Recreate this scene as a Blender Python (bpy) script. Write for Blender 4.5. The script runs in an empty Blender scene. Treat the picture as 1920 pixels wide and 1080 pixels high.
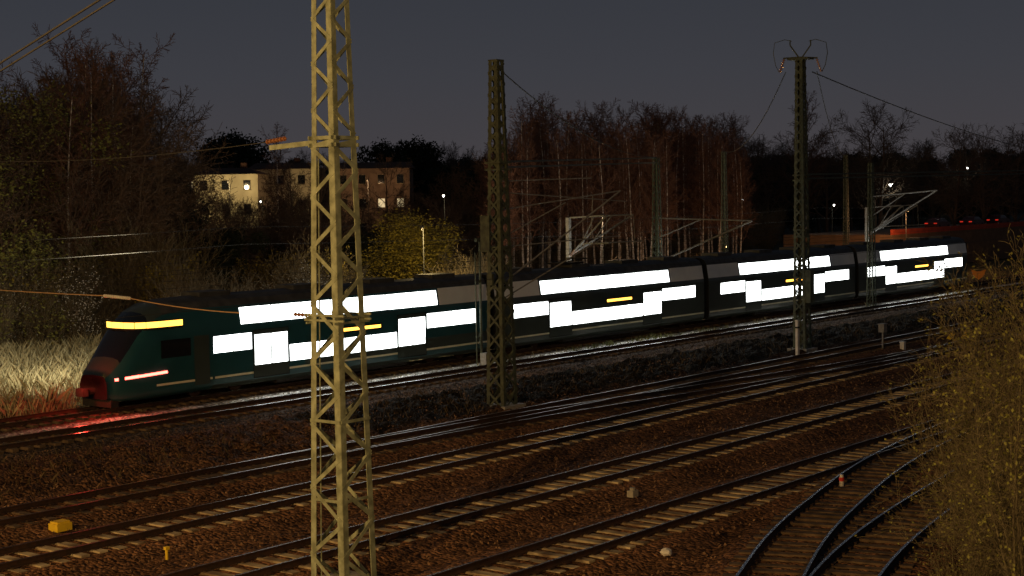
import bpy, math, random
from mathutils import Vector, Matrix, noise
R = random.Random(7)
sc = bpy.context.scene
# ------------------------------------------------------------------ materials
def nt(m):
    m.use_nodes = True
    return m.node_tree.nodes, m.node_tree.links, m.node_tree.nodes["Principled BSDF"]
def mat(name, c1, c2=None, scale=5.0, rough=0.8, metal=0.0, bump=0.0, bdist=0.02, spec=0.3, detail=6):
    m = bpy.data.materials.new(name); N, L, b = nt(m)
    c2 = c2 or tuple(x*0.7 for x in c1)
    tc = N.new("ShaderNodeTexCoord"); n = N.new("ShaderNodeTexNoise")
    n.inputs["Scale"].default_value = scale; n.inputs["Detail"].default_value = detail
    L.new(tc.outputs["Object"], n.inputs["Vector"])
    r = N.new("ShaderNodeValToRGB"); r.color_ramp.elements[0].position = .35; r.color_ramp.elements[1].position = .65
    r.color_ramp.elements[0].color = (*c2, 1); r.color_ramp.elements[1].color = (*c1, 1)
    L.new(n.outputs["Fac"], r.inputs["Fac"]); L.new(r.outputs["Color"], b.inputs["Base Color"])
    b.inputs["Roughness"].default_value = rough; b.inputs["Metallic"].default_value = metal
    b.inputs["Specular IOR Level"].default_value = spec
    if bump > 0:
        bm = N.new("ShaderNodeBump"); bm.inputs["Strength"].default_value = bump; bm.inputs["Distance"].default_value = bdist
        L.new(n.outputs["Fac"], bm.inputs["Height"]); L.new(bm.outputs["Normal"], b.inputs["Normal"])
    return m
def emis(name, c, s, var=0.0, vs=0.7):
    m = bpy.data.materials.new(name); N, L, b = nt(m)
    b.inputs["Base Color"].default_value = (.05, .05, .05, 1); b.inputs["Roughness"].default_value = .2
    b.inputs["Emission Color"].default_value = (*c, 1); b.inputs["Emission Strength"].default_value = s
    if var > 0:
        tc = N.new("ShaderNodeTexCoord"); n = N.new("ShaderNodeTexNoise"); n.inputs["Scale"].default_value = vs
        L.new(tc.outputs["Object"], n.inputs["Vector"])
        mr = N.new("ShaderNodeMapRange"); mr.inputs["From Min"].default_value = .3; mr.inputs["From Max"].default_value = .7
        mr.inputs["To Min"].default_value = s*(1-var); mr.inputs["To Max"].default_value = s
        L.new(n.outputs["Fac"], mr.inputs["Value"]); L.new(mr.outputs["Result"], b.inputs["Emission Strength"])
    return m
M_mastpaint = mat("mast_olive_paint", (.34, .37, .25), (.17, .185, .12), 4, .6, bump=.2)
M_mastgreen = mat("mast_green_paint", (.10, .115, .07), (.05, .055, .036), 5, .65, bump=.2)
M_steel = mat("galvanised_steel", (.26, .25, .23), (.17, .165, .155), 8, .6, .2)
M_post = mat("lamp_post_dark", (.03, .03, .027), (.02, .02, .02), 8, .8)
M_wire = mat("wire_copper", (.06, .055, .05), (.04, .04, .035), 3, .7, .2)
M_wirel = mat("wire_new", (.5, .3, .15), (.4, .25, .12), 3, .5, .3)
M_insul = mat("insulator_brown", (.35, .16, .07), (.3, .12, .06), 3, .25)
M_insw = mat("insulator_white", (.75, .7, .6), (.6, .55, .5), 3, .25)
M_conc = mat("concrete", (.38, .35, .3), (.26, .24, .2), 9, .9, bump=.3)
M_sleep = mat("sleeper_concrete", (.52, .42, .26), (.15, .10, .06), 1.3, .9, bump=.3)
M_sleepw = mat("sleeper_wood", (.15, .10, .06), (.06, .04, .026), 3, .9, bump=.3)
M_rust = mat("rail_rust", (.055, .026, .015), (.03, .017, .01), 6, .8)
M_rail = mat("rail_head", (.8, .78, .75), (.65, .63, .6), 3, .22, 1.0)
M_railold = mat("rail_head_dull", (.34, .24, .16), (.15, .09, .06), 1.2, .36, 1.0)
M_teal = mat("train_paint_teal", (.014, .072, .084), (.011, .060, .070), 1, .30, spec=.5)
M_dark = mat("train_paint_dark", (.046, .060, .050), (.038, .050, .043), 1, .3, spec=.5)
M_grey = mat("train_paint_grey", (.85, .85, .82), (.78, .78, .75), 1, .35)
M_roof = mat("train_roof", (.07, .07, .07), (.04, .04, .04), 2, .6)
M_stripe = mat("train_stripe", (.80, .76, .52), (.72, .68, .48), 1, .4)
M_black = mat("rubber_black", (.012, .012, .012), (.008, .008, .008), 5, .6)
M_under = mat("underframe", (.03, .027, .025), (.018, .016, .015), 6, .8)
M_glass = mat("dark_glass", (.01, .012, .014), (.01, .012, .014), 1, .06, spec=.6)
M_win = emis("window_light", (.95, 1, .97), 8.0, .75, 1.1)
M_winu = emis("window_light_upper", (.95, 1, .97), 8.0, .7, .8)
M_orange = emis("display_orange", (1, .47, .06), 4)
M_red = emis("tail_red", (1, .10, .07), 9)
M_redc = emis("car_tail_red", (1, .04, .02), .6)
M_white = emis("lamp_white", (1, .97, .88), 12)
M_warm = emis("lamp_warm", (1, .55, .18), 12)
M_addlamp = emis("added_lamp_dim", (1, .6, .25), .5)  # faint heads for the added lamps only
M_hwin = emis("house_window", (1, .75, .4), .7)
M_bark = mat("bark_brown", (.13, .085, .055), (.08, .05, .035), 8, .95)
M_twig = mat("twig_reddish", (.17, .085, .055), (.11, .055, .036), 8, .95)
M_birch = mat("birch_bark", (.68, .60, .52), (.16, .12, .09), 3.0, .85)
M_shrub = mat("shrub_twig", (.17, .13, .075), (.09, .07, .042), 8, .95)
M_shrubn = mat("near_shrub_twig", (.15, .125, .07), (.07, .055, .032), 5, .95)
M_leafy = mat("leaf_yellowgreen", (.23, .175, .022), (.09, .07, .010), 1.5, .8)
M_leafd = mat("leaf_dark", (.035, .042, .02), (.02, .025, .012), 1.5, .8)
M_leafs = mat("leaf_spring", (.20, .20, .045), (.12, .11, .028), 3, .7)
M_bloss = mat("blossom", (.65, .62, .55), (.5, .48, .42), 3, .8)
M_grass = mat("dry_grass", (.42, .37, .22), (.20, .17, .09), .8, .9)
M_grassv = mat("verge_grass", (.10, .07, .035), (.05, .036, .018), 1.2, .9)
M_grassg = mat("green_grass", (.14, .15, .05), (.07, .07, .03), 1.2, .9)
M_yellow = mat("yellow_paint", (.8, .55, .03), (.7, .48, .03), 4, .5)
M_signor = mat("sign_orange", (.65, .25, .05), (.55, .2, .04), 4, .5)
M_redp = mat("red_paint", (.6, .05, .03), (.5, .04, .03), 4, .5)
M_whitep = mat("white_paint", (.75, .72, .66), (.6, .57, .52), 4, .6)
M_stucco = mat("stucco", (.45, .39, .26), (.33, .28, .18), .4, .9)
M_brick = mat("brick_wall", (.20, .135, .095), (.13, .085, .06), .8, .9)
M_frame = mat("window_frame", (.25, .2, .13), (.2, .16, .1), 1.5, .9)
M_roofh = mat("house_roof", (.09, .045, .03), (.06, .03, .02), 1, .9)
M_carp = mat("car_paint", (.06, .02, .02), (.05, .015, .015), 1, .3)

# ------------------------------------------------------------------ builder
class G:
    def __init__(s): s.V = []; s.F = []; s.I = []
    def face(s, idx, m=0): s.F.append(idx); s.I.append(m)
    def poly(s, pts, m=0):
        b = len(s.V); s.V += [tuple(p) for p in pts]; s.face(tuple(range(b, b+len(pts))), m)
    def box(s, c, d, m=0, rz=0.0):
        b = len(s.V); cr, sr = math.cos(rz), math.sin(rz)
        for z in (-1, 1):
            for x, y in ((-1, -1), (1, -1), (1, 1), (-1, 1)):
                lx, ly = x*d[0]/2, y*d[1]/2
                s.V.append((c[0]+lx*cr-ly*sr, c[1]+lx*sr+ly*cr, c[2]+z*d[2]/2))
        for f in ((3, 2, 1, 0), (4, 5, 6, 7), (0, 1, 5, 4), (1, 2, 6, 5), (2, 3, 7, 6), (3, 0, 4, 7)):
            s.face(tuple(b+i for i in f), m)
    def beam(s, p, q, w, t, ref=(0, 0, 1), m=0):
        p = Vector(p); q = Vector(q); a = (q-p).normalized(); r = Vector(ref)
        u = a.cross(r)
        if u.length < 1e-4: u = a.orthogonal()
        u.normalize(); v = u.cross(a).normalized(); b = len(s.V)
        for e in (p, q):
            for i, j in ((-1, -1), (1, -1), (1, 1), (-1, 1)):
                s.V.append(tuple(e+u*(i*w/2)+v*(j*t/2)))
        for f in ((3, 2, 1, 0), (4, 5, 6, 7), (0, 1, 5, 4), (1, 2, 6, 5), (2, 3, 7, 6), (3, 0, 4, 7)):
            s.face(tuple(b+i for i in f), m)
    def tube(s, pts, rad, k=3, m=0, cap=False):
        b = len(s.V); n = len(pts); a = None
        for i, p in enumerate(pts):
            t = (pts[min(i+1, n-1)]-pts[max(i-1, 0)])
            if t.length < 1e-6: t = Vector((0, 0, 1))
            t.normalize()
            if a is None: a = t.orthogonal().normalized()
            a = (a-t*a.dot(t))
            if a.length < 1e-5: a = t.orthogonal()
            a.normalize(); c = t.cross(a)
            for j in range(k):
                an = 2*math.pi*j/k; v = p+(a*math.cos(an)+c*math.sin(an))*rad[i]
                s.V.append((v.x, v.y, v.z))
        for i in range(n-1):
            for j in range(k):
                s.face((b+i*k+j, b+i*k+(j+1) % k, b+(i+1)*k+(j+1) % k, b+(i+1)*k+j), m)
        if cap:
            s.face(tuple(b+j for j in reversed(range(k))), m); s.face(tuple(b+(n-1)*k+j for j in range(k)), m)
    def cyl(s, p, q, r, k=10, m=0, r2=None): s.tube([Vector(p), Vector(q)], [r, r if r2 is None else r2], k, m, True)
    def wire(s, p, q, r=.015, sag=0.0, m=0, n=10):
        p = Vector(p); q = Vector(q); pts = []
        for i in range(n+1):
            t = i/n; v = p.lerp(q, t); v.z -= sag*4*t*(1-t); pts.append(v)
        s.tube(pts, [r]*(n+1), 4, m)
    def mesh(s, name, mats, smooth=False):
        me = bpy.data.meshes.new(name); me.from_pydata(s.V, [], s.F)
        for x in mats: me.materials.append(x)
        me.polygons.foreach_set("material_index", s.I)
        if smooth: me.polygons.foreach_set("use_smooth", [True]*len(s.F))
        me.update(); return me
    def obj(s, name, mats, parent=None, smooth=False, loc=(0, 0, 0)):
        return put(name, s.mesh(name, mats, smooth), loc, parent=parent)
def put(name, me, loc=(0, 0, 0), rz=0, scl=(1, 1, 1), parent=None):
    o = bpy.data.objects.new(name, me); sc.collection.objects.link(o)
    o.location = loc; o.rotation_euler = (0, 0, rz); o.scale = scl
    if parent: o.parent = parent
    return o
def empty(name, loc=(0, 0, 0)):
    o = bpy.data.objects.new(name, None); sc.collection.objects.link(o); o.location = loc; return o

# ------------------------------------------------------------------ tracks
def catmull(P, step=1.0):
    out = []; n = len(P)
    for i in range(n-1):
        p0 = P[max(i-1, 0)]; p1 = P[i]; p2 = P[i+1]; p3 = P[min(i+2, n-1)]
        L = math.dist(p1, p2); k = max(1, int(L/step))
        for j in range(k):
            t = j/k
            out.append(tuple(.5*((2*p1[a])+(-p0[a]+p2[a])*t+(2*p0[a]-5*p1[a]+4*p2[a]-p3[a])*t*t+(-p0[a]+3*p1[a]-3*p2[a]+p3[a])*t**3) for a in (0, 1)))
    out.append(P[-1]); return out
PATHS = {
 'A': dict(P=[(-40, 56.0), (420, 56.0)], z=.06, head=0, sl=2),
 'B': dict(P=[(-40, 51.1), (420, 51.1)], z=.06, head=0, sl=2),
 'C': dict(P=[(-40, 39.4), (130, 39.4), (300, 42)], z=0, head=1, sl=1),
 'X': dict(P=[(34, 39.3), (50, 38.5), (65, 36.7), (80, 35.0), (95, 34.55)], z=.004, head=1, sl=1),
 'D': dict(P=[(-40, 34.5), (300, 34.5)], z=0, head=1, sl=0),
 'E': dict(P=[(-40, 28.6), (300, 28.6)], z=0, head=1, sl=0),
 'F': dict(P=[(-40, 23.2), (300, 23.2)], z=0, head=1, sl=0),
 'Gg': dict(P=[(5, 2), (20, 12.2), (33, 17.7), (41.5, 20.2), (50, 21.9), (62, 22.95), (75, 23.18)], z=.004, head=0, sl=1),
 'H': dict(P=[(5, -.5), (20, 10.2), (33, 15.9), (50, 18.6), (70, 20.2), (110, 20.3)], z=.002, head=0, sl=1)}
for k, D in PATHS.items():
    straight = len(D['P']) == 2
    pts = catmull(D['P'], 2.0 if straight else 1.0); D['pts'] = pts
    g = G(); gs = G()
    prof = [(-.07, 0), (.07, 0), (.07, .02), (.012, .04), (.012, .12), (.036, .13), (.036, .165), (-.036, .165), (-.036, .13), (-.012, .12), (-.012, .04), (-.07, .02)]
    nrm = []
    for i in range(len(pts)):
        a = pts[max(i-1, 0)]; b = pts[min(i+1, len(pts)-1)]; dx, dy = b[0]-a[0], b[1]-a[1]; l = math.hypot(dx, dy); nrm.append((-dy/l, dx/l))
    for side in (-.7525, .7525):
        b0 = len(g.V); kk = len(prof)
        for (x, y), (nx, ny) in zip(pts, nrm):
            for o, h in prof: g.V.append((x+nx*(side+o), y+ny*(side+o), .04+D['z']+h))
        for i in range(len(pts)-1):
            for j in range(kk):
                j2 = (j+1) % kk
                g.face((b0+i*kk+j, b0+(i+1)*kk+j, b0+(i+1)*kk+j2, b0+i*kk+j2), 1 if j == 6 else 0)
    acc = 0; nxt = 0
    for i in range(len(pts)-1):
        L = math.dist(pts[i], pts[i+1])
        while nxt < acc+L:
            t = (nxt-acc)/L; x = pts[i][0]*(1-t)+pts[i+1][0]*t; y = pts[i][1]*(1-t)+pts[i+1][1]*t
            if x < 230:
                an = math.atan2(nrm[i][1], nrm[i][0])
                gs.box((x, y, -.05+D['z']+R.uniform(-.04, .012)), (2.5+R.uniform(-.15, .05), .27, .19), 0, an+R.uniform(-.025, .025))
                if x < 90:
                    for sd in (-.7525, .7525):
                        gs.box((x+nrm[i][0]*sd, y+nrm[i][1]*sd, D['z']+.055), (.34, .14, .03), 1, an)
            nxt += .62
        acc += L
    par = empty("railway_track")
    g.obj("rails", [M_rust, M_rail if D['head'] == 0 else M_railold], par)
    gs.obj("sleepers", [M_sleep if D['sl'] == 0 else M_sleepw, M_rust], par)

# ------------------------------------------------------------------ ground
def sstep(a, b, x):
    t = max(0, min(1, (x-a)/(b-a))); return t*t*(3-2*t)
def ypos(k, s):
    pts = PATHS[k]['pts']
    if s < pts[0][0] or s > pts[-1][0]: return None
    for i in range(len(pts)-1):
        if pts[i][0] <= s <= pts[i+1][0]:
            t = (s-pts[i][0])/(pts[i+1][0]-pts[i][0]+1e-9); return pts[i][1]*(1-t)+pts[i+1][1]*t
def bank(s, d): return max(0, min(5.5, (13.2-d)*.42))*sstep(22, 30, s)
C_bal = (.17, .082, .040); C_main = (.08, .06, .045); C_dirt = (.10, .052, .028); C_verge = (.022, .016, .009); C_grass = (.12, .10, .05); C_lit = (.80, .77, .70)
def mix(a, b, t): return tuple(a[i]*(1-t)+b[i]*t for i in range(3))
S = []; x = -30
while x < 240: S.append(x); x += .3 if x < 70 else (.7 if x < 130 else 2.0)
Dd = []; y = 2
while y < 95: Dd.append(y); y += .2 if y < 60 else .6
V = []; F = []; C = []
for s in S:
    cen = [(ypos(k, s), k) for k in PATHS]; cen = [c for c in cen if c[0] is not None]
    for d in Dd:
        dist = min(abs(d-c[0]) for c in cen)
        main = sstep(48.2, 49.6, d)*(1-sstep(57.6, 59, d))
        hump = 1-sstep(1.45, 2.2, dist)
        n1 = noise.noise(Vector((s*.35, d*.35, 0))); n2 = noise.noise(Vector((s*1.6, d*1.6, 3))); n3 = noise.noise(Vector((s*4.1, d*4.1, 9)))
        z = -.16+.155*hump+.04*main*(1-hump)
        if hump < .99: z += (.05*n1+.08*n2+.06*n3)*(1-hump)
        else: z += .025*n3
        z += .10*(sstep(52.4, 52.9, d)-sstep(53.8, 54.4, d))
        verge = sstep(41.2, 42.5, d)*(1-sstep(47.6, 48.6, d))
        z += verge*(.12+.2*n2+.16*n3)
        back = sstep(58.6, 61, d); z += back*(.1+.25*n1+.1*n2)
        z += bank(s, d)*(1+.1*n1)+sstep(13.5, 12, d)*sstep(22, 30, s)*.12*n3
        V.append((s, d, z))
        c = mix(C_dirt, C_bal, max(.35, hump)); c = mix(c, C_main, main*(.85+.3*n2))
        c = mix(c, C_verge if s > 45 else C_dirt, verge); c = mix(c, C_grass, back)
        c = mix(c, C_lit, sstep(52.1, 52.4, d)*(1-sstep(54.0, 54.6, d))*max(0, min(1, .85+1.2*n1+.8*n2)))  # train window light painted into the gravel as a pale strip
        c = mix(c, (.06, .055, .025), sstep(13.5, 12.5, d)*sstep(22, 30, s))
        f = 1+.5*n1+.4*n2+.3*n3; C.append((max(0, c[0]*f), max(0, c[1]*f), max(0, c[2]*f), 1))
nd = len(Dd)
for i in range(len(S)-1):
    for j in range(nd-1):
        a = i*nd+j; F.append((a, a+nd, a+nd+1, a+1))
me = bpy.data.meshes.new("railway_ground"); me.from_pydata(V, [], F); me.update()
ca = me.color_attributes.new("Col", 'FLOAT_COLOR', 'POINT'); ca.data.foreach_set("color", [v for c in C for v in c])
me.polygons.foreach_set("use_smooth", [True]*len(F))
m = bpy.data.materials.new("ballast_gravel"); N, L, b = nt(m)
at = N.new("ShaderNodeAttribute"); at.attribute_name = "Col"
tc = N.new("ShaderNodeTexCoord"); vo = N.new("ShaderNodeTexVoronoi"); vo.inputs["Scale"].default_value = 9
L.new(tc.outputs["Object"], vo.inputs["Vector"])
sep = N.new("ShaderNodeSeparateColor"); L.new(vo.outputs["Color"], sep.inputs["Color"])
mr = N.new("ShaderNodeMapRange"); mr.inputs["To Min"].default_value = .3; mr.inputs["To Max"].default_value = 1.8
L.new(sep.outputs["Red"], mr.inputs["Value"])
vm = N.new("ShaderNodeVectorMath"); vm.operation = 'SCALE'; L.new(at.outputs["Color"], vm.inputs[0]); L.new(mr.outputs["Result"], vm.inputs["Scale"])
L.new(vm.outputs["Vector"], b.inputs["Base Color"]); b.inputs["Roughness"].default_value = .95; b.inputs["Specular IOR Level"].default_value = .1
n5 = N.new("ShaderNodeTexNoise"); n5.inputs["Scale"].default_value = 5; n5.inputs["Detail"].default_value = 8; L.new(tc.outputs["Object"], n5.inputs["Vector"])
mm = N.new("ShaderNodeMath"); mm.operation = 'MULTIPLY_ADD'; mm.inputs[1].default_value = -1.0
L.new(vo.outputs["Distance"], mm.inputs[0]); L.new(n5.outputs["Fac"], mm.inputs[2])
bm = N.new("ShaderNodeBump"); bm.inputs["Strength"].default_value = 1.0; bm.inputs["Distance"].default_value = .09
L.new(mm.outputs["Value"], bm.inputs["Height"]); L.new(bm.outputs["Normal"], b.inputs["Normal"])
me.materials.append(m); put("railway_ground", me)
M_far = mat("far_ground", (.05, .045, .025), (.03, .028, .016), .3, .95)
g = G(); g.poly([(-3000, -3000, -.45), (3000, -3000, -.45), (3000, 3000, -.45), (-3000, 3000, -.45)]); g.obj("ground", [M_far])
g = G()
for i in range(16000):
    s = R.uniform(8, 75); d = R.uniform(15, 50); r = R.uniform(.02, .055)
    b0 = len(g.V)
    for k in range(6):
        v = [(1, 0, 0), (-1, 0, 0), (0, 1, 0), (0, -1, 0), (0, 0, 1), (0, 0, -1)][k]
        q = r*R.uniform(.6, 1.3); g.V.append((s+v[0]*q, d+v[1]*q, -.03+v[2]*q*.8+R.uniform(-.05, .03)))
    for f in ((0, 2, 4), (2, 1, 4), (1, 3, 4), (3, 0, 4)): g.face(tuple(b0+a for a in f))
g.obj("ballast_stones", [mat("stone", (.26, .15, .08), (.09, .05, .03), 2, .95)])

# ------------------------------------------------------------------ grass
def grass(name, regions, mats):
    g = G()
    for (s0, s1, d0, d1, n, h0, h1, mi, w) in regions:
        for i in range(n):
            s = R.uniform(s0, s1); d = R.uniform(d0, d1)
            dens = noise.noise(Vector((s*.5, d*.7, 5)))
            if dens < -.15 and R.random() < .75: continue
            h = R.uniform(h0, h1)*(1+.5*dens); an = R.uniform(0, 6.28); lx, ly = R.gauss(0, .22)*h, R.gauss(0, .22)*h
            z0 = -.12+bank(s, d); wx, wy = math.cos(an)*w, math.sin(an)*w
            g.poly([(s-wx, d-wy, z0), (s+wx, d+wy, z0), (s+wx*.6+lx*.5, d+wy*.6+ly*.5, z0+h*.6), (s+lx*1.3, d+ly*1.3, z0+h)], mi)
    g.obj(name, mats)
grass("dry_grass", [(30, 68, 58.8, 86, 46000, .35, 1.1, 0, .014), (20, 43, 58.3, 62, 6000, .3, .7, 0, .012)], [M_grass, M_grassg])
grass("verge_grass", [(48, 150, 52.7, 53.7, 1600, .1, .4, 1, .015), (74, 92, 52.8, 53.6, 700, .2, .5, 2, .015), (20, 130, 42, 48.5, 5000, .1, .45, 0, .015), (50, 140, 46, 49, 900, .1, .3, 0, .012)], [M_grassv, M_grass, M_grassg])
grass("bank_grass", [(22, 45, 7, 14, 12000, .2, .6, 0, .008), (22, 45, 7, 14, 6000, .2, .5, 1, .01)], [M_grassv, M_grassg])

# ------------------------------------------------------------------ trees
UP = Vector((0, 0, 1))
def grow(g, r, p, d, L, rad, lv, P):
    ns = P['seg'][lv]; pts = [p.copy()]; rr = [rad]; j = P['jit'][lv]; up = P['up'][lv]
    for i in range(ns):
        d = (d+Vector((r.gauss(0, j), r.gauss(0, j), r.gauss(0, j)))+UP*up).normalized()
        p = p+d*(L/ns); pts.append(p.copy()); rr.append(max(P['rmin'], rad*(1-.85*(i+1)/ns)))
    g.tube(pts, rr, (6, 4, 3, 3)[lv], P['m'][lv])
    if lv >= P['max']:
        if P.get('leaf', 0) > 0:
            for q in pts[1:]:
                for _ in range(2):
                    if r.random() < P['leaf']:
                        c = q+Vector((r.gauss(0, .05), r.gauss(0, .05), r.gauss(0, .05))); a = Vector((r.gauss(0, 1), r.gauss(0, 1), r.gauss(0, 1))).normalized()*P['ls']; b2 = a.orthogonal().normalized()*P['ls']*.6
                        g.poly([c-a, c+b2, c+a, c-b2], P['lm'])
        return
    n = P['n'][lv]; t0 = P['t0'][lv]
    for i in range(n):
        t = t0+(1-t0)*(i+r.random())/n; t = min(t, .98); f = t*ns; k = int(f); q = pts[k].lerp(pts[k+1], f-k); dd = (pts[k+1]-pts[k]).normalized()
        az = i*2.4+r.uniform(-.5, .5); a = dd.orthogonal().normalized(); c = dd.cross(a)
        side = a*math.cos(az)+c*math.sin(az); ang = math.radians(P['ang'][lv]+r.gauss(0, 8))
        nd_ = dd*math.cos(ang)+side*math.sin(ang)
        grow(g, r, q, nd_, L*P['rat'][lv]*(1-P['tap'][lv]*t)*r.uniform(.75, 1.2), max(P['rmin'], rr[k]*.5), lv+1, P)
def tree(name, seed, H, r0, P, mats, stems=1, spread=0):
    r = random.Random(seed); g = G()
    for i in range(stems):
        a = 6.28*i/stems+r.random(); q = r.uniform(.2, 1)*spread
        d = Vector((math.cos(a)*q, math.sin(a)*q, 1)).normalized(); b0 = Vector((math.cos(a)*.25*q, math.sin(a)*.25*q, -.3))
        grow(g, r, b0, d, H*r.uniform(.75, 1.05) if stems > 1 else H, r0, 0, P)
    return g.mesh(name, mats)
PB = dict(seg=(7, 3, 2, 2), jit=(.03, .10, .2, .2), up=(.02, .12, .0, -.1), n=(34, 7, 6, 0), t0=(.3, .2, .1, 0), ang=(42, 38, 35, 0), rat=(.24, .45, .5, 0), tap=(.55, .4, .3, 0), m=(0, 1, 1, 1), max=3, rmin=.014)
PO = dict(seg=(5, 4, 3, 2), jit=(.05, .14, .2, .25), up=(.0, .06, .03, 0), n=(18, 10, 10, 0), t0=(.25, .2, .15, 0), ang=(52, 42, 40, 0), rat=(.52, .5, .42, 0), tap=(.55, .4, .3, 0), m=(0, 1, 1, 1), max=3, rmin=.015)
PS = dict(seg=(4, 3, 2, 2), jit=(.08, .14, .2, .2), up=(.05, .08, .0, 0), n=(9, 6, 5, 0), t0=(.15, .15, .1, 0), ang=(30, 34, 35, 0), rat=(.45, .5, .5, 0), tap=(.4, .3, .3, 0), m=(0, 0, 0, 0), max=2, rmin=.008)
PN = dict(seg=(6, 4, 3, 2), jit=(.08, .14, .20, .2), up=(.05, .05, .02, 0), n=(9, 6, 5, 0), t0=(.12, .12, .1, 0), ang=(30, 34, 36, 0), rat=(.42, .52, .5, 0), tap=(.4, .3, .3, 0), m=(0, 0, 0, 0), max=3, rmin=.0042, leaf=.14, ls=.042, lm=1)
birches = [tree("birch", 10+i, 17, .13, PB, [M_birch, M_twig]) for i in range(3)]
broads = [tree("broad", 30+i, 14, .28, PO, [M_bark, M_bark]) for i in range(3)]
shr = [tree("shrub", 50+i, 4.2, .03, PS, [M_shrub], 14, .55) for i in range(3)]
PSb = dict(PS); PSb.update(leaf=.35, ls=.05, lm=1)
shb = tree("blossom", 61, 4.2, .03, PSb, [M_shrub, M_bloss], 12, .4)
PSg = dict(PS); PSg.update(leaf=.5, ls=.09, lm=1)
shg = tree("greenshrub", 62, 4.5, .03, PSg, [M_shrub, M_leafy], 14, .5)
near = [tree("nearbush", 70+i, 6, .035, PN, [M_shrubn, M_leafs], 10, .42) for i in range(3)]
def leafball(name, seed, blobs, n, size, mats):
    r = random.Random(seed); g = G()
    tot = sum(b[3]**2 for b in blobs)
    for b in blobs:
        for i in range(int(n*b[3]**2/tot)):
            v = Vector((r.gauss(0, 1), r.gauss(0, 1), r.gauss(0, 1))).normalized()*b[3]*(r.random()**.3)*(1+.12*r.gauss(0, 1))
            c = Vector(b[:3])+v; a = Vector((r.gauss(0, 1), r.gauss(0, 1), r.gauss(0, .7))).normalized()*size*r.uniform(.5, 1.3); bb = a.orthogonal().normalized()*size*r.uniform(.3, .7)
            g.poly([c-a, c+bb, c+a, c-bb], 0)
    g.tube([Vector((0, 0, -.5)), Vector((0, 0, blobs[-1][2]))], [.3, .08], 6, 1)
    return g.mesh(name, mats)
rr = random.Random(5)
bl = [(rr.uniform(-1, 1)*(3.1*(1-h/9.5)+.3), rr.uniform(-1, 1)*(3.1*(1-h/9.5)+.3), h, 1.0+1.1*(1-h/9.5)) for h in [1+6.6*i/34 for i in range(35)]]
willow = leafball("willow", 3, bl, 30000, .09, [M_leafy, M_bark])
bl = [(rr.gauss(0, 1.8), rr.gauss(0, 1.8), rr.uniform(3, 12), rr.uniform(1.2, 2.3)) for i in range(22)]+[(0, 0, 12.6, 1.3)]
evg = leafball("evergreen", 4, bl, 14000, .22, [M_leafd, M_bark])
bl = [(rr.gauss(0, 2.4), rr.gauss(0, 2.4), rr.uniform(2, 14), rr.uniform(1.0, 2.0)) for i in range(30)]+[(0, 0, 14, 1.3)]
leafyt = leafball("leafytree", 8, bl, 7500, .12, [M_leafs, M_bark])

def rat(x): return 4658/(3220-x)-.778     # bearing of a sight line over the yard
def inst(par, nm, mes, s, d, sz, zz=-.2, q=.15):
    me = R.choice(mes); k = sz*R.uniform(1-q, 1+q)
    return put(nm, me, (s, d, zz), R.uniform(0, 6.28), (k*R.uniform(.9, 1.1), k*R.uniform(.9, 1.1), k), par)
# left woodland
w = empty("woodland")
for i in range(60):
    d = R.uniform(86, 118); a = R.uniform(-30, 300); s = d*rat(a); H = 1.0 if 90 < a else .86
    inst(w, "tree", broads+birches[:1], s, d, H*1.08*d/95)
for i in range(60):
    d = R.uniform(84, 108); a = R.uniform(-40, 360); inst(w, "undergrowth", shr, d*rat(a), d, 1.6)
for i in range(40):
    d = R.uniform(104, 122); a = R.uniform(-40, 310); inst(w, "undergrowth", [evg], d*rat(a), d, .75)
# birch grove
w = empty("birch_grove")
for i in range(125):
    d = R.uniform(84, 125); a = R.uniform(925, 1400); s = d*rat(a)
    k = 1.0*(d/100)*(.84 if a < 980 else 1); inst(w, "birch", birches, s, d, min(k, 1.15), q=.1)
for i in range(60):
    d = R.uniform(100, 130); a = R.uniform(890, 1450); inst(w, "undergrowth", shr, d*rat(a), d, 1.5)
# individual trees
for (a, d, k, ms) in [(1515, 110, 1.4, birches), (1500, 116, 1.35, broads), (1655, 100, 1.42, broads), (1645, 103, 1.40, broads), (1790, 84, 1.12, broads), (1850, 80, 1.1, broads), (1905, 82, 1.15, broads), (1820, 90, 1.15, broads), (1760, 100, 1.05, broads), (1880, 92, 1.15, broads), (1450, 120, 1.1, broads), (1400, 116, 1.1, broads), (1555, 118, 1.2, broads), (525, 118, .95, birches), (870, 110, .75, broads)]:
    inst(None, "bare_tree", ms, d*rat(a), d, k, q=.03)
for (a, d, k) in [(1292, 120, 1.3), (440, 205, 1.52), (765, 200, 1.48), (722, 200, 1.44), (405, 205, 1.45), (845, 180, 1.1)]:
    inst(None, "evergreen_tree", [evg], d*rat(a), d, k, q=.03)
for (a, d, k) in [(8, 90, 1.12), (-45, 86, 1.1)]:
    inst(None, "spring_tree", [leafyt], d*rat(a), d, k, q=.02); inst(None, "bare_tree", broads, d*rat(a)+1, d, 1.05, q=.02)
put("willow_tree", willow, (75*rat(780), 75, -.2), 0, (1.25, 1.25, 1.0))
# trees hiding the lower floors of the houses
w = empty("house_front_trees")
for i in range(50):
    d = R.uniform(100, 135); a = R.uniform(385, 880); s = d*rat(a); z = s*.789+d*.614
    ytop = R.uniform(365, 405) if (R.random() < .85 or a < 520) else R.uniform(300, 345)
    H = 9.1+(378-ytop)*z/2900; inst(w, "tree", broads, s, d, H/15, q=.03)
for i in range(45):
    d = R.uniform(96, 130); a = R.uniform(360, 880); inst(w, "undergrowth", [evg], d*rat(a), d, R.uniform(.36, .5))
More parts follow.
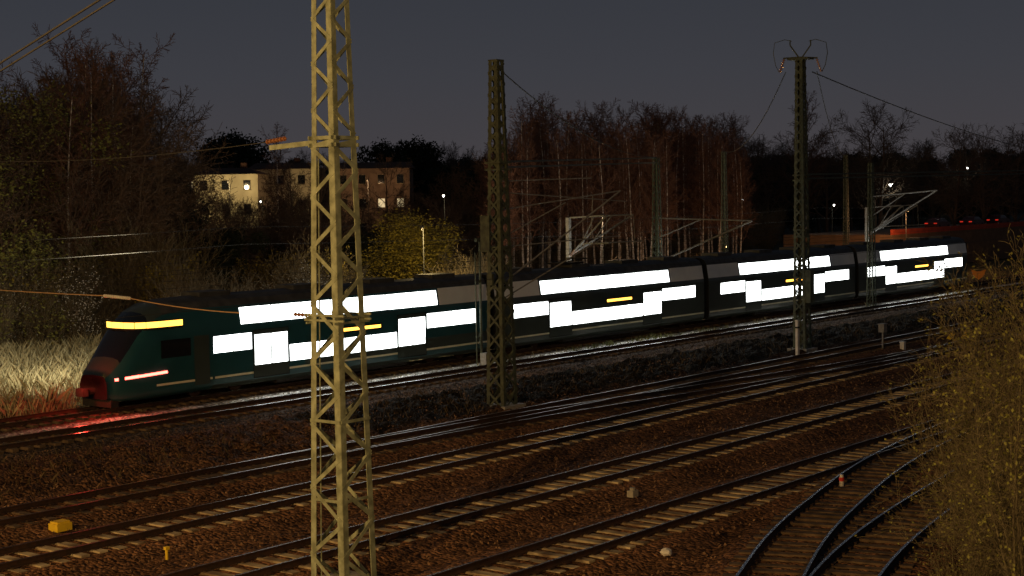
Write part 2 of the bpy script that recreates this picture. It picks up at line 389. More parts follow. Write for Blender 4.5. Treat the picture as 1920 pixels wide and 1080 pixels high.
# distant forest
w = empty("distant_forest")
for i in range(260):
    d = R.uniform(215, 330); a = R.uniform(-60, 2000); s = d*rat(a); z = s*.789+d*.614
    H = 9.1+z*R.uniform(52, 80)/2900
    inst(w, "tree", [evg, broads[0], broads[1], evg], s, d, H/14.0, q=.05)
for i in range(150):
    d = R.uniform(140, 200); a = R.uniform(900, 2000); inst(w, "tree", broads+[evg], d*rat(a), d, R.uniform(.85, 1.25))
for i in range(150):
    d = R.uniform(120, 205); a = R.uniform(-60, 2000)
    if a > 880 or a < 300: inst(w, "undergrowth", shr+[evg], d*rat(a), d, .85)
# hedgerow directly behind the line
w = empty("hedgerow")
for i in range(130):
    a = R.uniform(-50, 930); k = R.uniform(.75, 1.3)
    d = R.uniform(81, 90) if a < 300 else R.uniform(66, 82)
    if 660 < a < 850 and d < 78: continue
    inst(w, "shrub", shr+shr+[shb, shg], d*rat(a), d, k)
for i in range(60):
    d = R.uniform(66, 90); a = R.uniform(900, 1900); inst(w, "shrub", shr, d*rat(a), d, R.uniform(.45, .8))
# near shrubs
for (s, d, k) in [(30.3, 11.4, .90), (34.5, 12.2, 1.10), (27.0, 9.5, .98), (27.9, 10.9, .62), (31.5, 10.4, 1.02), (38, 12.8, 1.0), (33.0, 12.4, .78), (36, 11.6, 1.1)]:
    put("spring_shrub", near[R.randrange(3)], (s, d, bank(s, d)-.2), R.uniform(0, 6.28), (k*.95, k*.95, k))

# ------------------------------------------------------------------ lattice masts
def lattice(g, x, y, z0, z1, a0, a1, leg, bar, m=0, zig=.85, xbr=False):
    H = z1-z0
    def cor(z, i, j):
        a = a0+(a1-a0)*(z-z0)/H; return Vector((x+i*a/2, y+j*a/2, z))
    for i in (-1, 1):
        for j in (-1, 1):
            p, q = cor(z0, i, j), cor(z1, i, j)
            o = Vector((-i*leg/2, 0, 0)); g.beam(p+o, q+o, leg, .016, (0, 1, 0), m)
            o = Vector((0, -j*leg/2, 0)); g.beam(p+o, q+o, .016, leg, (0, 1, 0), m)
    z = z0+.1; k = 0
    while z < z1-.1:
        a = a0+(a1-a0)*(z-z0)/H; zn = min(z+a*zig, z1-.05)
        for f, (c1, c2, nrm) in enumerate((((-1, -1), (-1, 1), (-1, 0)), ((-1, -1), (1, -1), (0, -1)), ((1, -1), (1, 1), (1, 0)), ((-1, 1), (1, 1), (0, 1)))):
            n = Vector((nrm[0], nrm[1], 0)); s1, s2 = (c1, c2) if (k+f) % 2 == 0 else (c2, c1)
            g.beam(cor(z, *s1)+n*.012, cor(zn, *s2)+n*.012, bar, .012, n, m)
            if xbr: g.beam(cor(z, *s2)+n*.026, cor(zn, *s1)+n*.026, bar, .012, n, m)
        z = zn; k += 1
def insul(g, p, q, n=6, r=.06, m=1):
    p = Vector(p); q = Vector(q)
    g.cyl(p, q, r*.35, 6, m)
    for i in range(n):
        c = p.lerp(q, (i+.5)/n); dd = (q-p).normalized()*.015; g.cyl(c-dd, c+dd, r, 8, m)
# foreground mast
mast = empty("lattice_mast"); g = G(); X, Y = 26.6, 26.0
lattice(g, X, Y, -.3, 10.6, 1.12, .74, .17, .10, 0, .76)
lattice(g, X, Y, 10.6, 19, .72, .46, .15, .085, 0, .80)
for z in (10.45, 10.62):
    g.box((X, Y-.37, z), (.95, .03, .09)); g.box((X, Y+.37, z), (.95, .03, .09)); g.box((X-.38, Y, z+.002), (.03, .9, .088)); g.box((X+.38, Y, z-.002), (.03, .9, .088))
for z in (6.3, 6.42):
    g.box((X-.46, Y, z), (.04, 1.3, .05)); g.box((X+.46, Y, z), (.04, 1.3, .05)); g.box((X, Y-.46, z-.06), (1.2, .04, .05)); g.box((X, Y+.46, z-.06), (1.2, .04, .05))
for z in (3.9, 2.0): g.box((X, Y-.52, z), (.98, .02, .07)); g.box((X-.52, Y, z), (.02, .98, .07))
g.beam((X-.3, Y+.3, 10.52), (X-.25, Y+1.9, 10.45), .09, .12)
g.cyl((X-.42, Y+.35, -.2), (X-.30, Y+.22, 10.4), .018, 6)
g.box((X, Y, -.2), (1.7, 1.7, .3), 2)
g.obj("mast_lattice", [M_mastpaint, M_insul, M_conc], mast)
g = G(); insul(g, (X-.25, Y+1.35, 10.66), (X-.2, Y+2.1, 10.6)); insul(g, (X, Y+.9, 6.36), (X+.1, Y+1.6, 6.36), 5, .05)
g.obj("insulators", [M_insul, M_insul], mast)
# second mast
mast = empty("lattice_mast"); g = G(); X, Y = 53.5, 42.3
lattice(g, X, Y, -.3, 15.1, .98, .46, .17, .10, 0, .95, True)
g.box((X, Y, 15.15), (.5, .5, .1)); g.box((X, Y, -.15), (1.5, 1.5, .35), 1)
for z in (10.4, 10.7, 7.0, 5.2): g.box((X, Y, z), (.85, .85, .07))
g.box((X-.6, Y+.3, 7.6), (.08, .5, 1.6)); g.box((X-.62, Y+.05, 5.6), (.12, .3, .5))
g.beam((X, Y-.3, 14.3), (X+.25, Y-.3, 9.0), .1, .1)
g.obj("mast_lattice", [M_mastgreen, M_conc], mast)
# third mast
mast = empty("lattice_mast"); g = G(); X, Y = 82.1, 42.3
lattice(g, X, Y, -.3, 17.0, .80, .44, .15, .09, 0, 1.0, True)
for z in (9.9, 10.2, 7.0, 6.6, 4.2): g.box((X, Y, z), (.75, .75, .08))
g.box((X-.1, Y-.55, 3.7), (.5, .35, 1.9)); g.box((X+.2, Y+.6, 2.0), (.1, .1, 3.6), 1); g.box((X, Y, -.1), (1.3, 1.3, .3), 1)
g.box((X, Y, 16.95), (.8, 1.3, .1))
for sd in (-1, 1):
    ax, ay = .614*sd, -.789*sd
    g.beam((X, Y, 17.05), (X+ax*1.0, Y+ay*1.0, 17.0), .09, .09)
    g.beam((X+ax*.1, Y+ay*.1, 17.05), (X+ax*.6, Y+ay*.6, 17.75), .07, .07)
    g.beam((X+ax*.6, Y+ay*.6, 17.75), (X+ax*.6, Y+ay*.6, 18.05), .06, .06)
    pts = [Vector((X+ax*q, Y+ay*q, z)) for q, z in ((.5, 17.98), (.9, 18.08), (1.5, 17.9), (1.58, 17.3), (1.45, 16.6), (1.25, 16.2))]
    g.tube(pts, [.022]*6, 4)
    insul(g, (X+ax*.95, Y+ay*.95, 16.95), (X+ax*1.2, Y+ay*1.2, 16.2), 6, .10, 2)
g.obj("mast_lattice", [M_mastgreen, M_conc, M_insul], mast)
# smaller masts along the line
for (X, Y, H, a) in [(115.6, 53.4, 11.5, .5), (97.3, 62, 12.0, .55), (129.7, 75, 13.3, .5), (156, 75, 13.3, .5), (182, 60, 12.6, .6)]:
    g = G(); lattice(g, X, Y, -.3, H, a*1.2, a*.7, .09, .05, 0, 1.0); g.obj("catenary_mast", [M_mastgreen])
# pole left of second mast, with weights and brackets
mast = empty("signal_post"); g = G(); X, Y = 65.8, 53.4
g.cyl((X, Y, -.3), (X, Y, 6.8), .07, 8); g.cyl((X-.35, Y+.05, -.3), (X-.35, Y+.05, 6.2), .04, 6)
g.box((X-.1, Y, 6.9), (.5, .2, .2)); g.box((X-.18, Y, 1.6), (.5, .1, .08)); g.box((X-.18, Y, 4.6), (.5, .1, .08)); insul(g, (X-.15, Y-.1, 1.0), (X-.15, Y-.1, 1.8), 7, .12, 0)
g.box((X, Y-.3, .3), (.5, .4, .8), 1)
g.obj("post", [M_mastgreen, M_conc], mast)
# tubular cantilever masts behind the line
def canti(X, Y, H, reach):
    par = empty("catenary_cantilever_mast"); g = G()
    g.box((X, Y, H/2-.2), (.28, .24, H+.2), 1)
    for dx in (-.9, .9):
        top = Vector((X, Y-.1, H-.1)); low = Vector((X, Y-.1, H-2.6)); tip = Vector((X+dx*2.2, Y-reach, H-1.7)); e = Vector((X+dx*1.7, Y-reach*.9, H+.05))
        g.cyl(top, (X+dx*1.6, Y-reach*.85, H+.05), .055, 6); g.cyl(low, e, .065, 6)
        g.cyl((X+dx*.7, Y-reach*.35, H-1.8), tip, .045, 6); g.cyl(e, (X+dx*1.9, Y-reach*.9, H-1.9), .02, 4)
        g.cyl((X+dx*.55, Y-reach*.28, H-2.0), (X+dx*1.1, Y-reach*.6, H-.05), .04, 6)
        insul(g, low, low.lerp(e, .14), 5, .09, 2)
    g.obj("tubes", [M_steel, M_conc, M_insul], par)
canti(83.3, 60, 7.9, 4.6); canti(129, 60, 7.9, 4.6); canti(175, 60, 7.9, 4.6)
par = empty("cantilever_arm"); g = G()
def cy(a, b, r): g.cyl(a, b, r*1.5, 6)
cy((97.3, 62, 4.2), (95.5, 53.0, 7.3), .045); cy((97.3, 62, 7.5), (95.5, 53.0, 7.3), .035); cy((97.3, 62, 6.0), (97.0, 58, 7.4), .03)
cy((115.6, 53.4, 8.8), (113.5, 47, 9.2), .035); cy((115.6, 53.4, 6.0), (113.5, 47, 9.2), .045); cy((115.6, 53.4, 7.2), (114.5, 50, 9.0), .03)
cy((53.7, 42.6, 8.6), (60, 40.2, 9.4), .02); cy((53.7, 42.6, 5.2), (60, 40.2, 9.4), .028); cy((53.7, 42.3, 7.4), (57, 41.2, 8.9), .02); cy((53.7, 42.3, 9.9), (58.5, 40.8, 10.0), .018)
cy((53.7, 42.3, 4.7), (59, 40.6, 7.2), .022); cy((53.7, 42.3, 7.0), (60, 40.3, 7.3), .018); cy((53.7, 42.3, 9.4), (60.5, 40.2, 8.9), .016); cy((58.6, 40.8, 9.2), (58.4, 40.8, 7.2), .014)
g.obj("tubes", [M_steel], par)
# wires
g = G()
for yc in (51.1, 56.0):
    xs = [-60, 8, 65, 115, 182, 260, 400]
    for i in range(len(xs)-1):
        g.wire((xs[i], yc, 5.6), (xs[i+1], yc, 5.6), .012, 0, 0, 4); g.wire((xs[i], yc, 7.2), (xs[i+1], yc, 7.2), .014, .9, 0, 14)
        for t in range(1, 6):
            u = t/6; xx = xs[i]*(1-u)+xs[i+1]*u; g.wire((xx, yc, 5.6), (xx, yc, 7.2-.9*4*u*(1-u)), .006, 0, 0, 1)
for yc, h in ((60.3, 7.9), (60.3, 7.0), (49, 6.6), (39.4, 6.0)):
    xs = [-60, 0, 55, 120, 200]
    for i in range(4): g.wire((xs[i], yc, h), (xs[i+1], yc, h), .012, .4, 0, 10)
g.wire((53.5, 42.3, 14.9), (97.3, 62, 12), .028, 1.0)
g.wire((82.6, 41.8, 16.2), (200, 60, 12.5), .036, 1.2, 0, 16); g.wire((82.6, 41.5, 16.2), (156, 75, 13.3), .03, 1.5)
g.wire((81.6, 43, 16.2), (129.7, 75, 13.3), .03, 1.5)
g.wire((26.4, 28, 10.6), (29.6, 46, 10.7), .012, .2); g.wire((29.6, 46, 10.7), (32, 60, 10.8), .012)
g.wire((19.6, 36, 10.1), (15.0, 14.5, 13.75), .020, 0); g.wire((19.7, 36, 10.05), (15.1, 14.5, 13.68), .018, .03)
g.obj("overhead_wires", [M_wire])
g = G(); g.wire((26.7, 27.6, 6.36), (28.2, 35.8, 6.45), .018, .12); g.wire((28.5, 37.4, 6.47), (31.5, 60, 6.7), .018, .12)
insul(g, (28.2, 35.8, 6.45), (28.5, 37.4, 6.47), 14, .05, 1)
g.obj("cross_span_wire", [M_wirel, M_insw])
g = G()
for z in (0, .35): g.beam((53.5, 42.3, 10.5+z*.7), (97.3, 62, 11.6+z), .09, .09); g.beam((82.1, 42.3, 10.0+z*.7), (200, 60, 11.2+z), .09, .09)
g.obj("portal_beam", [M_mastgreen])

# ------------------------------------------------------------------ train
train = empty("double_decker_train"); YC = 56.0; ZR = .27
prof = [(1.20, .30), (1.36, .50), (1.40, .75), (1.40, 2.95), (1.22, 4.08), (1.05, 4.38), (.70, 4.55), (.0, 4.62)]
prof = prof+[(-a, b) for a, b in reversed(prof[:-1])]
def hw(h):
    if h <= 2.95: return 1.40
    return 1.40-.18*(h-2.95)/1.13
TM = [M_teal, M_dark, M_grey, M_roof, M_stripe, M_black, M_win, M_winu, M_orange, M_glass]
def side_panel(g, s0, s1, h0, h1, off, m, sides=(-1, 1)):
    for sd in sides:
        g.poly([(s0, YC+sd*(hw(h0)+off), ZR+h0), (s1, YC+sd*(hw(h0)+off), ZR+h0), (s1, YC+sd*(hw(h1)+off), ZR+h1), (s0, YC+sd*(hw(h1)+off), ZR+h1)], m)
def window(g, s0, s1, h0, h1, m, nm, fr=.04):
    side_panel(g, s0, s1, h0, h1, .012, m)
    for (a, b, c, d) in ((s0-fr, s1+fr, h1, h1+fr), (s0-fr, s1+fr, h0-fr, h0), (s0-fr, s0, h0, h1), (s1, s1+fr, h0, h1)): side_panel(g, a, b, c, d, .02, 5)
    for i in range(1, nm):
        x = s0+(s1-s0)*i/nm; side_panel(g, x-.028, x+.028, h0, h1, .022, 5)
def coach(c, first):
    g = G(); L0 = -11.5; L1 = 11.5; b0 = len(g.V); k = len(prof)
    xs = [c+(-8.9 if first else L0), c+L1]
    for x in xs:
        for a, h in prof: g.V.append((x, YC+a, ZR+h))
    for j in range(k):
        j2 = (j+1) % k; mi = 1
        hh = (prof[j][1]+prof[j2][1])/2
        if hh > 4.2: mi = 3
        elif first and hh > .6: mi = 0
        g.face((b0+j, b0+k+j, b0+k+j2, b0+j2), mi)
    g.face(tuple(b0+j for j in range(k)), 5); g.face(tuple(b0+k+j for j in reversed(range(k))), 5)
    if first: side_panel(g, c-3, c+11.47, .90, 3.05, .004, 1)
    if not first: side_panel(g, c-11.47, c-7.25, 3.15, 4.06, .008, 2)
    side_panel(g, c+7.25, c+11.47, 3.15, 4.06, .008, 2)
    side_panel(g, c-(8.8 if first else 11.4), c+11.4, .78, .88, .008, 4)
    window(g, c-7.1, c+7.1, 3.18, 3.96, 7, 7)
    window(g, c-9.9 if not first else c-8.85, c-6.48, 1.96, 2.74, 6, 2)
    window(g, c+6.15, c+10.3, 1.98, 2.76, 6, 2)
    window(g, c-4.02, c+3.72, 1.16, 1.96, 6, 4)
    for a, b in ((-6.38, -4.1), (3.80, 6.05)):
        side_panel(g, c+a-.03, c+b+.03, .55, 2.85, .010, 5)
        side_panel(g, c+a, c+b, .6, 2.82, .016, 1)
        mid = c+(a+b)/2
        for w0, w1 in ((c+a+.07, mid-.035), (mid+.035, c+b-.07)): side_panel(g, w0, w1, 1.18, 2.62, .024, 6)
    side_panel(g, c-.3, c+2.5, 2.30, 2.46, .02, 8)
    side_panel(g, c-.4, c+2.6, 2.22, 2.54, .012, 5)
    for x in (-8, -2, 3.5, 8.5): g.box((c+x, YC, ZR+4.66), (1.9, 1.3, .22), 3)
    g.obj("coach_body", TM, train)
    g = G()
    for i in range(5): g.box((c+11.57+i*.11, YC, ZR+2.3), (.05, 2.3-(i % 2)*.12, 3.6), 0)
    g.box((c, YC, ZR+.32), (9.5, 2.4, .35), 1)
    for bx in (-8.3, 8.3):
        for ax in (-1.25, 1.25):
            for sd in (-1, 1):
                g.cyl((c+bx+ax, YC+sd*.70, ZR+.44), (c+bx+ax, YC+sd*.82, ZR+.44), .44, 20, 2); g.cyl((c+bx+ax, YC+sd*.82, ZR+.44), (c+bx+ax, YC+sd*.95, ZR+.44), .16, 10, 1)
            g.cyl((c+bx+ax, YC-.8, ZR+.44), (c+bx+ax, YC+.8, ZR+.44), .08, 8, 2)
        for sd in (-1, 1): g.box((c+bx, YC+sd*1.02, ZR+.5), (3.4, .14, .24), 1); g.cyl((c+bx, YC+sd*1.05, ZR+.5), (c+bx, YC+sd*1.05, ZR+.85), .2, 10, 1)
    g.obj("running_gear", [M_black, M_under, M_rust], train)
for i in range(4): coach(56.5+23.6*i, i == 0)
# cab (end of the train)
g = G(); k = len(prof)
secs = [(47.6, 1, 4.62, .30), (46.0, 1, 4.60, .28), (44.9, .99, 4.45, .26), (44.1, .97, 4.10, .25), (43.5, .94, 3.45, .25), (43.0, .90, 2.75, .25), (42.6, .86, 2.2, .28), (42.2, .78, 1.75, .32), (41.95, .68, 1.45, .4)]
b0 = len(g.V)
for (s, w_, top, bot) in secs:
    for a, h in prof:
        t = (h-.30)/(4.62-.30); g.V.append((s, YC+a*w_, ZR+bot+(top-bot)*t))
for i in range(len(secs)-1):
    for j in range(k):
        j2 = (j+1) % k; hh = (prof[j][1]+prof[j2][1])/2; mi = 0
        if hh > 4.2 and i < 2: mi = 3
        elif hh > 4.0 and 3 <= i <= 5: mi = 9
        elif hh > 4.2: mi = 1
        g.face((b0+(i+1)*k+j, b0+i*k+j, b0+i*k+j2, b0+(i+1)*k+j2), mi)
e = b0+(len(secs)-1)*k; g.face(tuple(e+j for j in reversed(range(k))), 5)
side_panel(g, 44.6, 46.3, 2.0, 2.8, .02, 9); side_panel(g, 46.5, 47.4, .6, 2.85, .014, 1)
side_panel(g, 44.3, 47.55, .78, .88, .008, 4)
g.obj("cab", TM, train, True)
g = G()
path = [(45.9, -1.335), (44.6, -1.33), (43.95, -1.22), (43.55, -.95), (43.4, -.4), (43.4, .4), (43.55, .95), (43.95, 1.22)]
for i in range(len(path)-1):
    (a, b), (c, d) = path[i], path[i+1]
    for off, z0, z1, mi in ((.03, 3.30, 3.72, 1), (.045, 3.40, 3.66, 0)):
        dx, dy = c-a, d-b; l = math.hypot(dx, dy); nx, ny = -dy/l*off, dx/l*off
        nx, ny = (-abs(nx) if i > 0 else 0), (-abs(ny) if b < 0 and d <= 0 else abs(ny))
        g.poly([(a+nx, YC+b+ny, ZR+z0), (c+nx, YC+d+ny, ZR+z0), (c+nx, YC+d+ny, ZR+z1), (a+nx, YC+b+ny, ZR+z1)], mi)
g.obj("destination_display", [M_orange, M_black], train)
g = G()
for sd in (-1, 1):
    g.beam((42.03, YC+sd*.35, ZR+1.22), (42.25, YC+sd*1.02, ZR+1.25), .10, .11, m=0)
    g.beam((42.27, YC+sd*1.08, ZR+1.26), (43.4, YC+sd*1.33, ZR+1.32), .08, .12, m=0)
    g.beam((43.42, YC+sd*1.37, ZR+1.32), (44.9, YC+sd*1.43, ZR+1.38), .06, .11, m=0)
g.obj("tail_lamps", [M_red], train)
g = G(); g.cyl((41.3, YC, ZR+.75), (42.0, YC, ZR+.75), .16, 10); g.box((41.35, YC, ZR+.75), (.3, .5, .35)); g.box((42.3, YC, ZR+.22), (.4, 2.0, .35))
g.beam((43.2, YC-.15, ZR+2.5), (43.75, YC-.1, ZR+3.3), .03, .03)
g.obj("coupler", [M_under], train)
g = G()
for sd in (-.4, .4): g.cyl((76.5, YC+sd, ZR+4.9), (78.6, YC+sd*.8, ZR+5.05), .03, 6)
g.cyl((78.6, YC-.8, ZR+5.08), (78.6, YC+.8, ZR+5.08), .04, 6); g.box((77.4, YC, ZR+4.84), (2.2, 1.2, .1))
g.obj("pantograph", [M_under], train)

# ------------------------------------------------------------------ small trackside things
g = G(); g.box((26.5, 37.1, .0), (.5, .42, .22)); g.box((26.5, 37.1, .135), (.42, .34, .06)); g.box((26.5, 37.1, -.12), (.3, .3, .1), 1); g.obj("yellow_point_machine_cover", [M_yellow, M_black])
g = G(); g.cyl((79.8, 30.8, -.2), (79.8, 30.8, 4.6), .05, 8)
def flat(g, cx, cy, cz, pts, m, th=.03):
    ux, uy = .614, -.789; nx, ny = -.789, -.614
    f = [(cx+ux*a+nx*th, cy+uy*a+ny*th, cz+b) for a, b in pts]; bk = [(cx+ux*a, cy+uy*a, cz+b) for a, b in pts]
    g.poly(f, m); g.poly(list(reversed(bk)), m)
    for i in range(len(pts)):
        j = (i+1) % len(pts); g.poly([f[i], bk[i], bk[j], f[j]], m)
flat(g, 79.72, 30.74, 4.75, [(-.40, .22), (-.1, .10), (.1, .10), (.40, .22), (.28, -.15), (0, -.34), (-.28, -.15)], 1)
g.obj("railway_signal_sign", [M_under, M_signor])
g = G(); g.cyl((84.2, 38.2, -.2), (84.2, 38.2, 1.0), .05, 8); g.box((84.2, 38.2, 1.2), (.4, .35, .45)); g.box((84.2, 38.2, 1.45), (.48, .42, .06)); g.obj("trackside_cabinet", [M_steel])
g = G(); g.box((85.2, 37.4, .1), (.25, .25, .45)); g.box((85.2, 37.4, .35), (.3, .3, .05)); g.obj("marker_box", [M_whitep])
g = G(); g.box((78.4, 40.7, .9), (.22, .14, 2.1)); g.box((78.4, 40.7, 1.98), (.26, .18, .08)); g.box((78.4, 40.7, 1.6), (.24, .16, .1), 1); g.obj("white_marker_post", [M_whitep, M_black])
for (s, d) in ((82.2, 33.3), (83.0, 32.8)):
    g = G(); g.cyl((s, d, -.2), (s, d, .9), .03, 6); flat(g, s-.03, d-.02, 1.1, [(-.22, -.12), (.02, -.2), (.26, .12), (.02, .2)], 1); g.obj("yellow_shunting_sign", [M_under, M_yellow])
g = G(); g.cyl((43.9, 21.3, -.15), (43.9, 21.3, .16), .07, 10, 0); g.cyl((43.9, 21.3, .16), (43.9, 21.3, .28), .08, 10, 1); g.cyl((43.9, 21.3, .28), (43.9, 21.3, .36), .06, 10, 0); g.obj("red_white_marker", [M_whitep, M_redp])
g = G(); g.box((39.4, 26.1, .0), (.3, .22, .2)); g.cyl((39.4, 26.1, .1), (39.4, 26.1, .18), .09, 8); g.obj("cable_box", [M_conc])
g = G(); g.cyl((25.8, 31.6, -.1), (25.8, 31.6, .18), .04, 8); g.box((25.8, 31.6, .2), (.12, .1, .08)); g.obj("survey_marker", [M_yellow])
def rock(name, c, r):
    bpy.ops.mesh.primitive_ico_sphere_add(subdivisions=2, radius=r, location=c); o = bpy.context.object; o.name = name
    for v in o.data.vertices: v.co *= 1+.35*noise.noise(v.co*5/r*.3+Vector(c)); v.co.z *= .65
    o.data.materials.append(M_whitep)
rock("pale_stone", (33.2, 21.0, .02), .16); rock("pale_stone", (29.6, 20.6, .02), .13)

# ------------------------------------------------------------------ buildings
def house(name, s, d, w, dep, h, mw, hip, lit):
    par = empty(name, (s, d, 0)); par.rotation_euler = (0, 0, math.radians(-52)); 
    g = G(); nf = 4; g.box((0, 0, h/2), (w, dep, h), 0); g.obj("walls", [mw], par)
    g = G(); ov = .4
    a = [(-w/2-ov, -dep/2-ov, h+.01), (w/2+ov, -dep/2-ov, h+.01), (w/2+ov, dep/2+ov, h+.01), (-w/2-ov, dep/2+ov, h+.01)]; r1 = (-w/2+hip, 0, h+1.0); r2 = (w/2-hip, 0, h+1.0)
    g.poly([a[0], a[1], r2, r1]); g.poly([a[2], a[3], r1, r2]); g.poly([a[1], a[2], r2]); g.poly([a[3], a[0], r1]); g.poly(list(reversed(a)))
    g.box((w*.2, .5, h+1.1), (.8, .8, 1.2)); g.obj("roof", [M_roofh], par)
    g = G(); n = max(3, int(w/2.6))
    for f in range(nf):
        for i in range(n):
            x = -w/2+(i+.5)*w/n; z = h*(f+.55)/nf
            g.box((x, -dep/2-.02, z), (1.05, .08, 1.35), 2); g.box((x, -dep/2-.05, z), (.95, .06, 1.25), 1 if (f, i) in lit else 0); g.box((x, -dep/2-.1, z-.7), (1.1, .16, .06), 2)
    g.obj("windows", [M_glass, M_hwin, M_frame], par)
house("apartment_house", 149, 166, 9.0, 9, 13.2, M_stucco, 2, set())
house("apartment_house", 168, 190, 9, 9, 13.6, M_stucco, 2, {(3, 0)})
house("brick_house", 160, 166.5, 9, 9, 14.0, M_stucco, .2, set())
house("brick_house", 169, 157, 11, 9, 13.9, M_brick, .2, {(2, 2), (2, 3)})
# road embankment with cars at right
g = G(); g.box((230, 82, 2.1), (124, 14, 4.2), 0); g.box((230, 75.1, 4.5), (124, .25, .6), 1); g.obj("retaining_wall_road", [mat("wall_brown", (.20, .11, .06), (.14, .08, .045), 1, .9), mat("parapet_taillight_red", (.5, .07, .03), (.35, .05, .02), 1, .8)])  # parapet coloured red to stand in for the streak of tail-light glow
def car(s, d, z):
    par = empty("car", (s, d, z)); g = G()
    pr = [(-2.1, .3), (-2.15, .8), (-2.0, 1.0), (-1.5, 1.05), (-.9, 1.45), (.5, 1.45), (1.2, 1.0), (2.0, .85), (2.15, .5), (2.1, .3)]
    for sd in (-.85, .85):
        for a, h in pr: g.V.append((a, sd*(1 if h < 1.1 else .8), h))
    n = len(pr); g.face(tuple(range(n))); g.face(tuple(reversed(range(n, 2*n))))
    for j in range(n): g.face((j, (j+1) % n+0, n+(j+1) % n, n+j))
    for sd in (-1, 1): g.poly([(-.85, sd*.8, 1.08), (.95, sd*.8, 1.08), (.45, sd*.73, 1.38), (-.75, sd*.73, 1.38)], 1)
    for a in (-1.35, 1.35):
        for sd in (-1, 1): g.cyl((a, sd*.7, .32), (a, sd*.9, .32), .32, 14, 2)
    for sd in (-1, 1): g.box((-2.13, sd*.6, .82), (.12, .4, .12), 3)
    g.obj("body", [M_carp, M_glass, M_black, M_redc], par)
for s in (188, 198, 209): car(s, 77.2+(s % 3)*.3, 4.3)

# ------------------------------------------------------------------ street lamps
def plight(name, loc, p, col, rad, par):
    l = bpy.data.lights.new(name, 'POINT'); l.energy = p; l.color = col; l.shadow_soft_size = rad
    o = bpy.data.objects.new(name, l); sc.collection.objects.link(o); o.location = loc; o.parent = par
def slamp(s, d, h, col, p, r=.22, mt=None):
    par = empty("street_lamp"); g = G()
    g.cyl((s, d, -.3), (s, d, h), .06, 8, 0, .035); g.beam((s, d, h), (s-.8, d-.6, h+.12), .06, .06); g.box((s-.95, d-.72, h+.14), (.5, .25, .1), 0, .65)
    g.tube([Vector((s-.95, d-.72, h+.07)), Vector((s-.95, d-.72, h-.04)), Vector((s-.95, d-.72, h-.04-r))], [r, r, r*.3], 10, 1, True)
    g.obj("lamp_post", [M_post, mt or M_white], par)
    if p > 0: plight("lamp_light", (s-.95, d-.72, h-.5-r), p, col, .25, par)
SOD = (1, .60, .21); COOL = (.9, 1, .85)
slamp(-6, 15, 14.5, SOD, 27000, .2, M_warm); slamp(-6, 44, 14.5, SOD, 19000, .2, M_warm); slamp(6, -8, 14.0, SOD, 4500, .2, M_warm)
slamp(223, 100, 10.3, COOL, 120, .32); slamp(228, 90, 12.6, COOL, 60, .14); slamp(173, 85, 7.7, COOL, 40, .09)
slamp(106, 90, 9.5, (1, .8, .45), 80, .08); slamp(236, 140, 10.5, COOL, 60, .12); slamp(195, 110, 8.4, COOL, 40, .09)
slamp(112, 120, 9.3, (1, .85, .5), 80, .07); slamp(140, 81, 3.8, (1, .45, .12), 500, .09, M_warm)
slamp(141.5, 158, 12.0, (1, .74, .36), 2600, .05, M_addlamp); slamp(158, 148, 12.0, (1, .58, .28), 1500, .05, M_addlamp)  # added lamps that brighten the house fronts
slamp(112, 77, 7.5, (1, .66, .38), 1900, .03, M_addlamp); slamp(165, 72, 7, (1, .5, .2), 1500, .04, M_addlamp)  # added lamps: one lights the birch grove, one the parapet end
slamp(79, 69, 7.2, (1, .72, .28), 1500, .03, M_addlamp)  # added lamp that brightens the willow
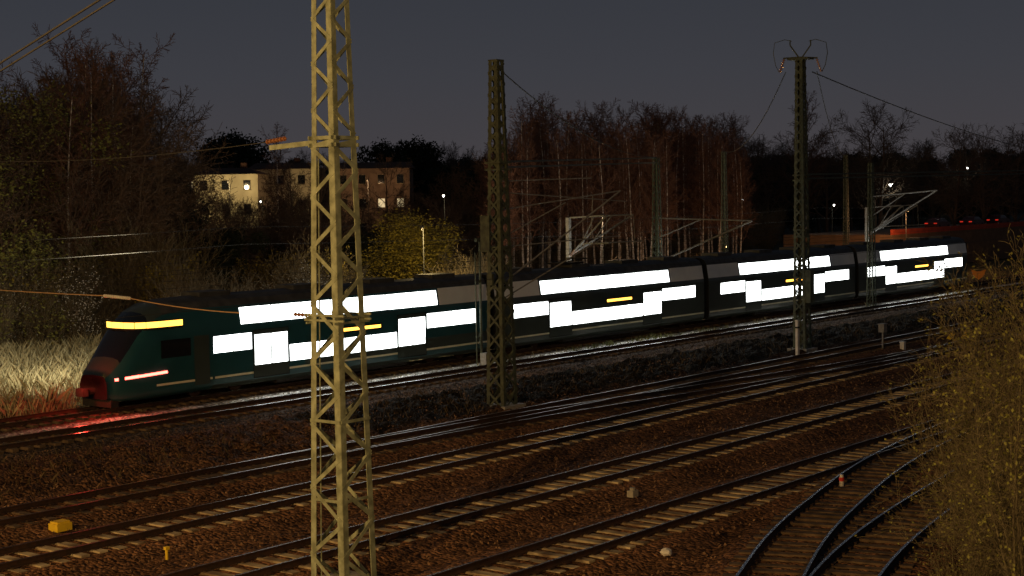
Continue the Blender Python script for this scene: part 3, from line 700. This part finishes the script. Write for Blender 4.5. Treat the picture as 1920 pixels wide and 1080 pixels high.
# tail lamp glow, and an added fill for the grass
plight("tail_light_glow", (40.8, 55.4, 1.6), 170, (1, .05, .03), .2, train)
l = bpy.data.lights.new("grass_fill_light", 'SPOT'); l.energy = 8500; l.color = (1, .88, .60); l.spot_size = math.radians(110); l.spot_blend = .9; l.shadow_soft_size = .5  # spot added to light the grass, not a real lamp of the train
o = bpy.data.objects.new("grass_fill_light", l); sc.collection.objects.link(o); o.location = (47.5, 57.5, 6.2); o.parent = train
o.rotation_euler = Vector((-.28, 1, -.27)).to_track_quat('-Z', 'Y').to_euler()

# ------------------------------------------------------------------ world
w = bpy.data.worlds.new("World"); sc.world = w; w.use_nodes = True; N = w.node_tree.nodes; L = w.node_tree.links
bg = N["Background"]; tc = N.new("ShaderNodeTexCoord"); sp = N.new("ShaderNodeSeparateXYZ"); L.new(tc.outputs["Generated"], sp.inputs[0])
r = N.new("ShaderNodeValToRGB"); e = r.color_ramp.elements; e[0].position = 0; e[0].color = (.060, .052, .056, 1); e[1].position = 1; e[1].color = (.014, .020, .029, 1)
x = e.new(.08); x.color = (.045, .046, .055, 1); x = e.new(.2); x.color = (.026, .032, .043, 1)
L.new(sp.outputs["Z"], r.inputs["Fac"])
sky = N.new("ShaderNodeTexSky"); sky.sky_type = 'NISHITA'; sky.sun_disc = False; sky.sun_elevation = math.radians(-4); sky.sun_rotation = math.radians(200)
ad = N.new("ShaderNodeVectorMath"); ad.operation = 'MULTIPLY_ADD'; ad.inputs[1].default_value = (.01, .01, .01)
L.new(sky.outputs["Color"], ad.inputs[0]); L.new(r.outputs["Color"], ad.inputs[2]); L.new(ad.outputs["Vector"], bg.inputs["Color"]); bg.inputs["Strength"].default_value = 1.0

# ------------------------------------------------------------------ camera
cam = bpy.data.cameras.new("camera"); co = bpy.data.objects.new("camera", cam); sc.collection.objects.link(co); sc.camera = co
cam.sensor_width = 36; cam.lens = 54.4; cam.clip_end = 6000; cam.clip_start = .1
fw = Vector((.789, .614, 0)).normalized(); pt = math.radians(3.29); f = (fw*math.cos(pt)+Vector((0, 0, -math.sin(pt)))).normalized()
rt = f.cross(UP).normalized(); up = rt.cross(f); a = math.radians(1.0)
rt2 = rt*math.cos(a)-up*math.sin(a); up2 = up*math.cos(a)+rt*math.sin(a)
Mx = Matrix((rt2, up2, -f)).transposed().to_4x4(); Mx.translation = Vector((0, 0, 9.1)); co.matrix_world = Mx
sc.view_settings.view_transform = 'Standard'; sc.view_settings.look = 'None'; sc.view_settings.exposure = 0
